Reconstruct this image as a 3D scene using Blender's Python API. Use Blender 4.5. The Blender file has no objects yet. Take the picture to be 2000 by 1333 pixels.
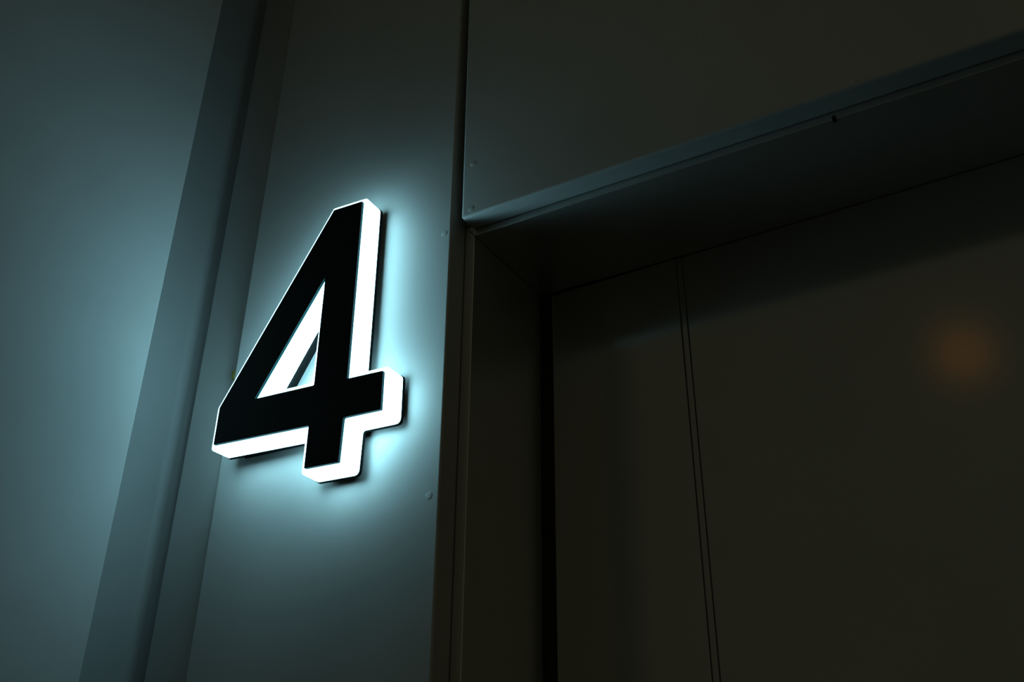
import bpy, bmesh, math
from mathutils import Vector, Matrix
from mathutils.geometry import tessellate_polygon

S = bpy.context.scene
COL = S.collection

# ------------------------------------------------------------------ camera
cam_data = bpy.data.cameras.new('camera')
cam_data.sensor_width = 36.0
cam_data.lens = 36.0 * 1795.23 / 2000.0
cam_data.clip_start = 0.01
cam = bpy.data.objects.new('camera', cam_data)
COL.objects.link(cam)
RIGHT = Vector((0.86627855, 0.49950327, 0.00761317))
UP = Vector((0.22334854, -0.40089072, 0.88848301))
FWD = Vector((-0.44685222, 0.76797338, 0.45884636))
cam.matrix_world = Matrix((
    (RIGHT.x, UP.x, -FWD.x, 0.0),
    (RIGHT.y, UP.y, -FWD.y, -0.75),
    (RIGHT.z, UP.z, -FWD.z, 1.55),
    (0, 0, 0, 1)))
S.camera = cam

# ------------------------------------------------------------------ world, lamp, exposure
W = bpy.data.worlds.new('dim_lobby'); S.world = W
W.use_nodes = True
bg = W.node_tree.nodes['Background']
bg.inputs['Color'].default_value = (1.0, 1.0, 0.61, 1)
bg.inputs['Strength'].default_value = 0.043

lamp_data = bpy.data.lights.new('amber_lobby_lamp', 'POINT')
lamp_data.color = (1.0, 0.34, 0.05)
lamp_data.energy = 0.06
lamp_data.shadow_soft_size = 0.08
lamp = bpy.data.objects.new('amber_lobby_lamp', lamp_data)
lamp.location = (-0.22, -1.92, 2.90)
COL.objects.link(lamp)

S.view_settings.view_transform = 'Standard'
S.view_settings.look = 'None'
S.view_settings.gamma = 1.0
S.view_settings.exposure = 0.0
S.view_settings.use_curve_mapping = False


# ------------------------------------------------------------------ helpers
def tag(o, label=None, cat=None, kind=None, group=None):
    if label: o['label'] = label
    if cat: o['category'] = cat
    if kind: o['kind'] = kind
    if group: o['group'] = group
    return o


def empty(name, loc):
    o = bpy.data.objects.new(name, None)
    o.empty_display_size = 0.05
    o.location = loc
    COL.objects.link(o)
    return o


def put(name, mesh, mat, parent=None, smooth=False):
    if smooth:
        for p in mesh.polygons: p.use_smooth = True
    if not mesh.materials: mesh.materials.append(mat)
    o = bpy.data.objects.new(name, mesh)
    COL.objects.link(o)
    if parent is not None:
        o.parent = parent
        o.matrix_parent_inverse = parent.matrix_basis.inverted()
    return o


def box_mesh(name, x0, x1, y0, y1, z0, z1, bevel=0.0, seg=4, skew=None):
    """Box; skew = x shift of the left edge at the top (a panel hung a touch out of plumb)."""
    bm = bmesh.new()
    bmesh.ops.create_cube(bm, size=1.0)
    for v in bm.verts:
        left, top = v.co.x < 0, v.co.z > 0
        v.co = Vector((x0 if left else x1, y0 if v.co.y < 0 else y1, z0 if v.co.z < 0 else z1))
        if skew:
            if left and top: v.co.x += skew[0]
            if not left and top: v.co.x += skew[1]
    if bevel > 0:
        bmesh.ops.bevel(bm, geom=list(bm.edges), offset=bevel, segments=seg, profile=0.5, affect='EDGES')
    me = bpy.data.meshes.new(name)
    bmesh.ops.recalc_face_normals(bm, faces=bm.faces)
    bm.to_mesh(me); bm.free()
    if bevel > 0:
        for p in me.polygons: p.use_smooth = True
    return me


def weighted(o):
    m = o.modifiers.new('weighted_normal', 'WEIGHTED_NORMAL')
    m.keep_sharp = False
    m.weight = 100
    return o


# ------------------------------------------------------------------ materials
def mat_base(name):
    m = bpy.data.materials.new(name); m.use_nodes = True
    nt = m.node_tree
    return m, nt, nt.nodes['Principled BSDF']


def coated(name, col, rough, metallic=0.0, spec=0.4, mottling=0.06, bump=0.02, scale=60, brushed=False):
    """Satin coated sheet metal: faint mottling and a fine orange-peel or brushed relief."""
    m, nt, b = mat_base(name)
    tc = nt.nodes.new('ShaderNodeTexCoord')
    mp = nt.nodes.new('ShaderNodeMapping')
    nt.links.new(tc.outputs['Object'], mp.inputs['Vector'])
    if brushed:
        mp.inputs['Scale'].default_value = (1, 1, 0.04)
    n1 = nt.nodes.new('ShaderNodeTexNoise'); n1.inputs['Scale'].default_value = 5; n1.inputs['Detail'].default_value = 4
    nt.links.new(mp.outputs['Vector'], n1.inputs['Vector'])
    r = nt.nodes.new('ShaderNodeValToRGB')
    r.color_ramp.elements[0].position = 0.3; r.color_ramp.elements[1].position = 0.7
    r.color_ramp.elements[0].color = (*[c * (1 - mottling) for c in col], 1)
    r.color_ramp.elements[1].color = (*[c * (1 + mottling) for c in col], 1)
    nt.links.new(n1.outputs['Fac'], r.inputs['Fac'])
    nt.links.new(r.outputs['Color'], b.inputs['Base Color'])
    n2 = nt.nodes.new('ShaderNodeTexNoise'); n2.inputs['Scale'].default_value = scale * 10; n2.inputs['Detail'].default_value = 2
    nt.links.new(mp.outputs['Vector'], n2.inputs['Vector'])
    bp = nt.nodes.new('ShaderNodeBump'); bp.inputs['Strength'].default_value = bump; bp.inputs['Distance'].default_value = 0.001
    nt.links.new(n2.outputs['Fac'], bp.inputs['Height'])
    nt.links.new(bp.outputs['Normal'], b.inputs['Normal'])
    b.inputs['Roughness'].default_value = rough
    b.inputs['Metallic'].default_value = metallic
    b.inputs['Specular IOR Level'].default_value = spec
    return m


M = {}
M['panel'] = coated('grey_coated_panel', (0.42, 0.42, 0.41), 0.55, spec=0.3)
M['left'] = coated('grey_painted_wall', (0.48, 0.48, 0.48), 0.6, spec=0.25)
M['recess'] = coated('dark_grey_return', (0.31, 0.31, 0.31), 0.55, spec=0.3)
M['back'] = coated('grey_return_back', (0.42, 0.42, 0.41), 0.55, spec=0.3)
M['frame'] = coated('grey_door_frame', (0.60, 0.60, 0.58), 0.33, metallic=0.75, spec=0.35, bump=0.0)
M['door'] = coated('satin_steel_door', (0.34, 0.34, 0.33), 0.13, metallic=0.55, mottling=0.03, bump=0.0)
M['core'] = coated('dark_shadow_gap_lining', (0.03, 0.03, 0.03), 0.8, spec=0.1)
M['lining'] = coated('grey_gap_lining', (0.22, 0.22, 0.21), 0.6, spec=0.2)
M['floor'] = coated('dark_stone_floor', (0.08, 0.075, 0.07), 0.4, spec=0.4)
M['black'] = coated('matt_black_acrylic', (0.004, 0.005, 0.006), 0.5, spec=0.15, mottling=0.0, bump=0.0)
M['backplate'] = coated('black_backing', (0.006, 0.006, 0.006), 0.8, spec=0.05, mottling=0.0)
M['teal'] = coated('tinted_clear_edge', (0.002, 0.030, 0.034), 0.6, spec=0.03, mottling=0.3, bump=0.0, scale=20)
M['steel'] = coated('dull_rivet', (0.30, 0.30, 0.30), 0.5, spec=0.4)
M['chip'] = coated('chipped_dark_edge', (0.02, 0.017, 0.015), 0.8, spec=0.1)
M['fleck'] = coated('yellow_tape_scrap', (0.16, 0.14, 0.03), 0.7, spec=0.1)

m, nt, b = mat_base('lit_white_acrylic')
b.inputs['Base Color'].default_value = (0.8, 0.9, 0.92, 1)
b.inputs['Roughness'].default_value = 0.4
b.inputs['Emission Color'].default_value = (0.39, 0.85, 1.0, 1)
# emission raised toward the back so the halo fades faster across the panel
tc = nt.nodes.new('ShaderNodeTexCoord')
sx = nt.nodes.new('ShaderNodeSeparateXYZ')
nt.links.new(tc.outputs['Object'], sx.inputs['Vector'])
mr = nt.nodes.new('ShaderNodeMapRange')
mr.interpolation_type = 'SMOOTHSTEP'
mr.inputs['From Min'].default_value = 0.012
mr.inputs['From Max'].default_value = 0.026
mr.inputs['To Min'].default_value = 6.2
mr.inputs['To Max'].default_value = 14.2
nt.links.new(sx.outputs['Y'], mr.inputs['Value'])
nt.links.new(mr.outputs['Result'], b.inputs['Emission Strength'])
M['glow'] = m

# ------------------------------------------------------------------ the setting
fl = put('floor', box_mesh('floor', -6, 6, -8, 1.5, -0.05, 0.0), M['floor'])
tag(fl, 'dark stone floor of the lift lobby', None, 'structure')

TOP = 3.25
# front wall: a dark backing with cladding panels hung on it
wb = put('wall_front', box_mesh('wall_front', -0.86, 2.0, 0.30, 0.42, 0, TOP), M['core'])
tag(wb, 'dark backing wall behind the grey cladding panels and lift door', None, 'structure')

pillar = weighted(put('cladding_panel', box_mesh('pillar_panel', -0.851, -0.520, 0.0, 0.115, 0.0, TOP, 0.0025, 3, skew=(0, -0.002)), M['panel'], wb))
tag(pillar, 'tall narrow grey cladding panel carrying the lit number')
header = weighted(put('cladding_panel', box_mesh('header_panel', -0.5080, 1.7, 0.0, 0.0285, 2.180, TOP, 0.0035, 5, skew=(-0.006, 0)), M['panel'], wb))
tag(header, 'wide grey cladding panel above the lift door')
lining = put('gap_lining', box_mesh('gap_lining', -0.519, 1.7, 0.030, 0.299, 2.19, TOP), M['lining'], wb)


def rivet(parent, x, z, r, mat=M['panel'], h=0.0003):
    bm = bmesh.new()
    bmesh.ops.create_uvsphere(bm, u_segments=14, v_segments=8, radius=1.0)
    for v in bm.verts: v.co = Vector((x + v.co.x * r, v.co.y * h, z + v.co.z * r))
    me = bpy.data.meshes.new('rivet'); bm.to_mesh(me); bm.free()
    return put('rivet', me, mat, parent, True)


# left: side wall, then a recess behind the pillar
wl = weighted(put('wall_left', box_mesh('wall_left', -1.25, -0.882, -0.80, -0.1085, 0, TOP, 0.002, 3), M['left']))
tag(wl, 'grey painted side wall catching the blue glow', None, 'structure')
XS, YB, RC = -0.9705, 0.020, 0.011


def extrude_z(name, prof, z0, z1):
    n = len(prof)
    vs = [(x, y, z0) for x, y in prof] + [(x, y, z1) for x, y in prof]
    fs = [tuple(range(n)), tuple(range(2 * n - 1, n - 1, -1))]
    fs += [(i, i + n, (i + 1) % n + n, (i + 1) % n) for i in range(n)]
    me = bpy.data.meshes.new(name); me.from_pydata(vs, [], fs)
    bm = bmesh.new(); bm.from_mesh(me); bmesh.ops.recalc_face_normals(bm, faces=bm.faces); bm.to_mesh(me); bm.free()
    return me


cove = [(XS + RC - RC * math.cos(a * math.pi / 20), YB - RC + RC * math.sin(a * math.pi / 20)) for a in range(11)]
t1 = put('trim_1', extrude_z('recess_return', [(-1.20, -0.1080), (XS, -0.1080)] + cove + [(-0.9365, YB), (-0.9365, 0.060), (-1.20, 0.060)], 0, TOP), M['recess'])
tag(t1, 'dark grey return curving into the recess behind the left wall', None, 'structure')
t3 = weighted(put('trim_2', box_mesh('recess_strip', -0.9364, -0.8525, 0.015, 0.060, 0, TOP, 0.0015, 3), M['back']))
tag(t3, 'grey strip at the back of the recess beside the tall panel', None, 'structure')

# lift door frame: face strip, jamb and head, mitred at the corner
YF, YJ = 0.029, 0.195
XI, XO, ZI, ZO = -0.5065, -0.5195, 2.172, 2.187
fr = empty('trim_3', (XI, YF, 0))
tag(fr, 'thin grey metal frame around the lift door opening', None, 'structure')


def prism(name, pts, y0, y1):
    n = len(pts)
    vs = [(x, y0, z) for x, z in pts] + [(x, y1, z) for x, z in pts]
    fs = [tuple(range(n)), tuple(range(2 * n - 1, n - 1, -1))]
    fs += [(i, i + n, (i + 1) % n + n, (i + 1) % n) for i in range(n)]
    me = bpy.data.meshes.new(name); me.from_pydata(vs, [], fs)
    bm = bmesh.new(); bm.from_mesh(me); bmesh.ops.recalc_face_normals(bm, faces=bm.faces)
    bmesh.ops.bevel(bm, geom=list(bm.edges), offset=0.0008, segments=2, profile=0.5, affect='EDGES')
    for f in bm.faces: f.smooth = True
    bm.to_mesh(me); bm.free()
    return me


g = 0.0007
jamb = weighted(put('jamb', prism('jamb', [(XO, 0), (XI, 0), (XI, ZI - g), (XO, ZO - g)], YF, YJ), M['frame'], fr))
head = weighted(put('head', prism('head', [(XI, ZI), (1.6, ZI), (1.6, ZO), (XO, ZO)], YF, YJ), M['frame'], fr))

# lift door: two sliding leaves with a narrow seam strip
YD = 0.200
dr = empty('door_1', (-0.4915, YD, 0))
tag(dr, 'satin grey lift door with a narrow vertical seam', None, 'structure')
leaf1 = weighted(put('door_leaf', box_mesh('door_leaf_a', -0.4915, -0.3140, YD, YD + 0.035, 0.01, 2.1712, 0.0015, 2), M['door'], dr))
leaf2 = weighted(put('door_leaf', box_mesh('door_leaf_b', -0.3058, 0.75, YD + 0.001, YD + 0.036, 0.01, 2.1712, 0.0015, 2), M['door'], dr))
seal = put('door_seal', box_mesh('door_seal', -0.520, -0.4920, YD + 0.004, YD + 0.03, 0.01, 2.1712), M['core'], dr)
seam = weighted(put('seam_strip', box_mesh('seam_strip', -0.31365, -0.30615, YD + 0.0008, YD + 0.03, 0.01, 2.1712, 0.0012, 2), M['door'], dr))

dr.rotation_euler = (0, 0, math.radians(-2.0))   # leaves turned out of line to tilt the frame's dark reflection

# ------------------------------------------------------------------ the lit number
K = 1.0233
DY = math.radians(3.179)
FACE_Y = -0.046


def ray_to_y(u, v, y):
    d = RIGHT * ((u - 1000) / 1795.23) - UP * ((v - 666.5) / 1795.23) + FWD
    c = Vector((0, -0.75, 1.55))
    return c + d * ((y - c.y) / d.y)


C0 = ray_to_y(600, 700, FACE_Y)
sign = empty('number_sign', C0)
sign.rotation_euler = (0, 0, DY)
tag(sign, 'lit number 4 with black face and glowing white sides on grey panel', 'sign')

OUT = [(0.0135, 0.1985), (0.0555, 0.1985), (0.0587, -0.0374), (0.1055, -0.0374), (0.1063, -0.0822),
       (0.0588, -0.0828), (0.0580, -0.1325), (0.0138, -0.1328), (0.0134, -0.0840), (-0.1216, -0.0840), (-0.1216, -0.0380)]
HOLE = [(0.0122, 0.1045), (-0.0700, -0.0368), (0.0142, -0.0364)]
OUT = [(x * K, z * K) for x, z in OUT]
HOLE = [(x * K, z * K) for x, z in HOLE]


def area(p):
    return 0.5 * sum(p[i][0] * p[(i + 1) % len(p)][1] - p[(i + 1) % len(p)][0] * p[i][1] for i in range(len(p)))


def offset(p, d):
    """Grow (d > 0) a polygon along its outward normals, mitred corners."""
    s = 1 if area(p) > 0 else -1
    n = len(p); res = []
    for i in range(n):
        a, b_, c = Vector(p[i - 1]), Vector(p[i]), Vector(p[(i + 1) % n])
        e1, e2 = (b_ - a).normalized(), (c - b_).normalized()
        n1, n2 = Vector((e1.y, -e1.x)) * s, Vector((e2.y, -e2.x)) * s
        k = d / max(0.25, 1 + n1.dot(n2))
        res.append(tuple(b_ + (n1 + n2) * k))
    return res


def fillet(p, radii, seg=5):
    n = len(p); res = []
    for i in range(n):
        r = radii[i] if isinstance(radii, (list, tuple)) else radii
        a, b_, c = Vector(p[i - 1]), Vector(p[i]), Vector(p[(i + 1) % n])
        u, v = (a - b_), (c - b_)
        t = min(r, u.length * 0.45, v.length * 0.45)
        if r <= 0:
            res.append(tuple(b_)); continue
        ang = u.angle(v)
        tl = min(t / math.tan(ang / 2), u.length * 0.45, v.length * 0.45) if ang > 0.05 else t
        p0, p1 = b_ + u.normalized() * tl, b_ + v.normalized() * tl
        for k in range(seg + 1):
            q = k / seg
            res.append(tuple(p0 * (1 - q) ** 2 + b_ * 2 * q * (1 - q) + p1 * q ** 2))
    return res


def slab(name, outer, hole, y0, y1, rim=0.0):
    """Solid slab with a hole, in the sign's own axes; rim rounds the front edge by insetting it."""
    loops = []
    for p, sgn in ((outer, 1), (hole, -1)):
        if area(p) < 0: p = p[::-1]
        rings = []
        if rim > 0:
            for k in range(4):
                a = k / 3 * math.pi / 2
                ins = rim * (1 - math.sin(a)); yy = y0 + rim * (1 - math.cos(a))
                rings.append((offset(p, -ins * sgn), yy))
        else:
            rings.append((p, y0))
        rings.append((p, y1))
        loops.append(rings)
    vs, fs, smooth_n = [], [], 0
    caps = {0: [], -1: []}
    idx = []
    for rings in loops:
        ids = []
        for p, yy in rings:
            st = len(vs); vs += [(x, yy, z) for x, z in p]; ids.append(list(range(st, st + len(p))))
        idx.append(ids)
        for r0, r1 in zip(ids[:-1], ids[1:]):
            n = len(r0)
            for i in range(n): fs.append((r0[i], r0[(i + 1) % n], r1[(i + 1) % n], r1[i]))
    for which in (0, -1):
        flat = [i for ids in idx for i in ids[which]]
        tri = tessellate_polygon([[Vector((vs[i][0], vs[i][2], 0)) for i in ids[which]] for ids in idx])
        for t in tri: fs.append(tuple(flat[k] for k in t))
    me = bpy.data.meshes.new(name); me.from_pydata(vs, [], fs)
    bm = bmesh.new(); bm.from_mesh(me); bmesh.ops.recalc_face_normals(bm, faces=bm.faces); bm.to_mesh(me); bm.free()
    return me


RIM = 0.0059
ro = [0.003, 0.006, 0.001, 0.006, 0.007, 0.004, 0.007, 0.005, 0.002, 0.005, 0.012]
face_o = fillet(OUT, [0.0008, 0.001, 0.0006, 0.001, 0.001, 0.002, 0.001, 0.001, 0.001, 0.0008, 0.006], 3)
face_h = fillet(HOLE, [0.0016, 0.0012, 0.002], 4)
body_o = fillet(offset(OUT, RIM), ro, 6)
body_h = fillet(offset(HOLE, -RIM), [0.0012, 0.0016, 0.002], 4)
back_o = fillet(offset(OUT, RIM + 0.0008), ro, 6)
back_h = fillet(offset(HOLE, -RIM - 0.0008), [0.0012, 0.0016, 0.002], 4)


def signpart(name, me, mat):
    if not me.materials: me.materials.append(mat)
    o = bpy.data.objects.new(name, me); COL.objects.link(o); o.parent = sign
    return o


D0, D1, D2, D3 = 0.0006, 0.0036, 0.0302, 0.0342
tag(signpart('face_plate', slab('face_plate', face_o, face_h, 0.0, D0), M['black']), 'matt black face of the number')
tag(signpart('clear_edge', slab('clear_edge', face_o, face_h, D0, D1), M['teal']), 'teal tinted clear edge of the face')
tag(signpart('lit_body', slab('lit_body', body_o, body_h, D1, D2, 0.0012), M['glow']), 'glowing white acrylic body')
tag(signpart('back_plate', slab('back_plate', back_o, back_h, D2, D3), M['backplate']), 'black back plate')


# black block added to darken the gap (the number hangs a few degrees askew)
shade_mesh = slab('shade_block', fillet(offset(OUT, RIM - 0.0058), ro, 6), fillet(offset(HOLE, -RIM + 0.0064), [0.0012, 0.0016, 0.002], 4), D3, D3 + 0.01)
for v in shade_mesh.vertices:
    if v.co.y > D3 + 0.005:
        v.co.y = (0.0004 - C0.y - math.sin(DY) * v.co.x) / math.cos(DY)
signpart('shade_block', shade_mesh, M['backplate'])

# ------------------------------------------------------------------ small marks on the panels
for u, v, r in ((838, 969, 0.0042), (868, 456, 0.0042)):
    p = ray_to_y(u, v, 0.0); rivet(pillar, p.x, p.z, r)
for u, v, r in ((925, 320, 0.0042), (920, 408, 0.0042), (1668, 158, 0.0035)):
    p = ray_to_y(u, v, 0.0); rivet(header, p.x, p.z, r)
# chip in the lower edge of the frame head
p = ray_to_y(1629, 234, YF)
put('edge_chip', box_mesh('edge_chip', p.x - 0.0018, p.x + 0.0022, YF - 0.0006, YF + 0.004, ZI - 0.0012, ZI + 0.0045, 0.0005, 2), M['chip'], head)
# scrap of yellow tape on the pillar's left edge
p = ray_to_y(459, 731, 0.0)
put('tape_scrap', box_mesh('tape_scrap', -0.8565, -0.8505, 0.0005, 0.010, p.z - 0.005, p.z + 0.006, 0.0004, 2), M['fleck'], pillar)
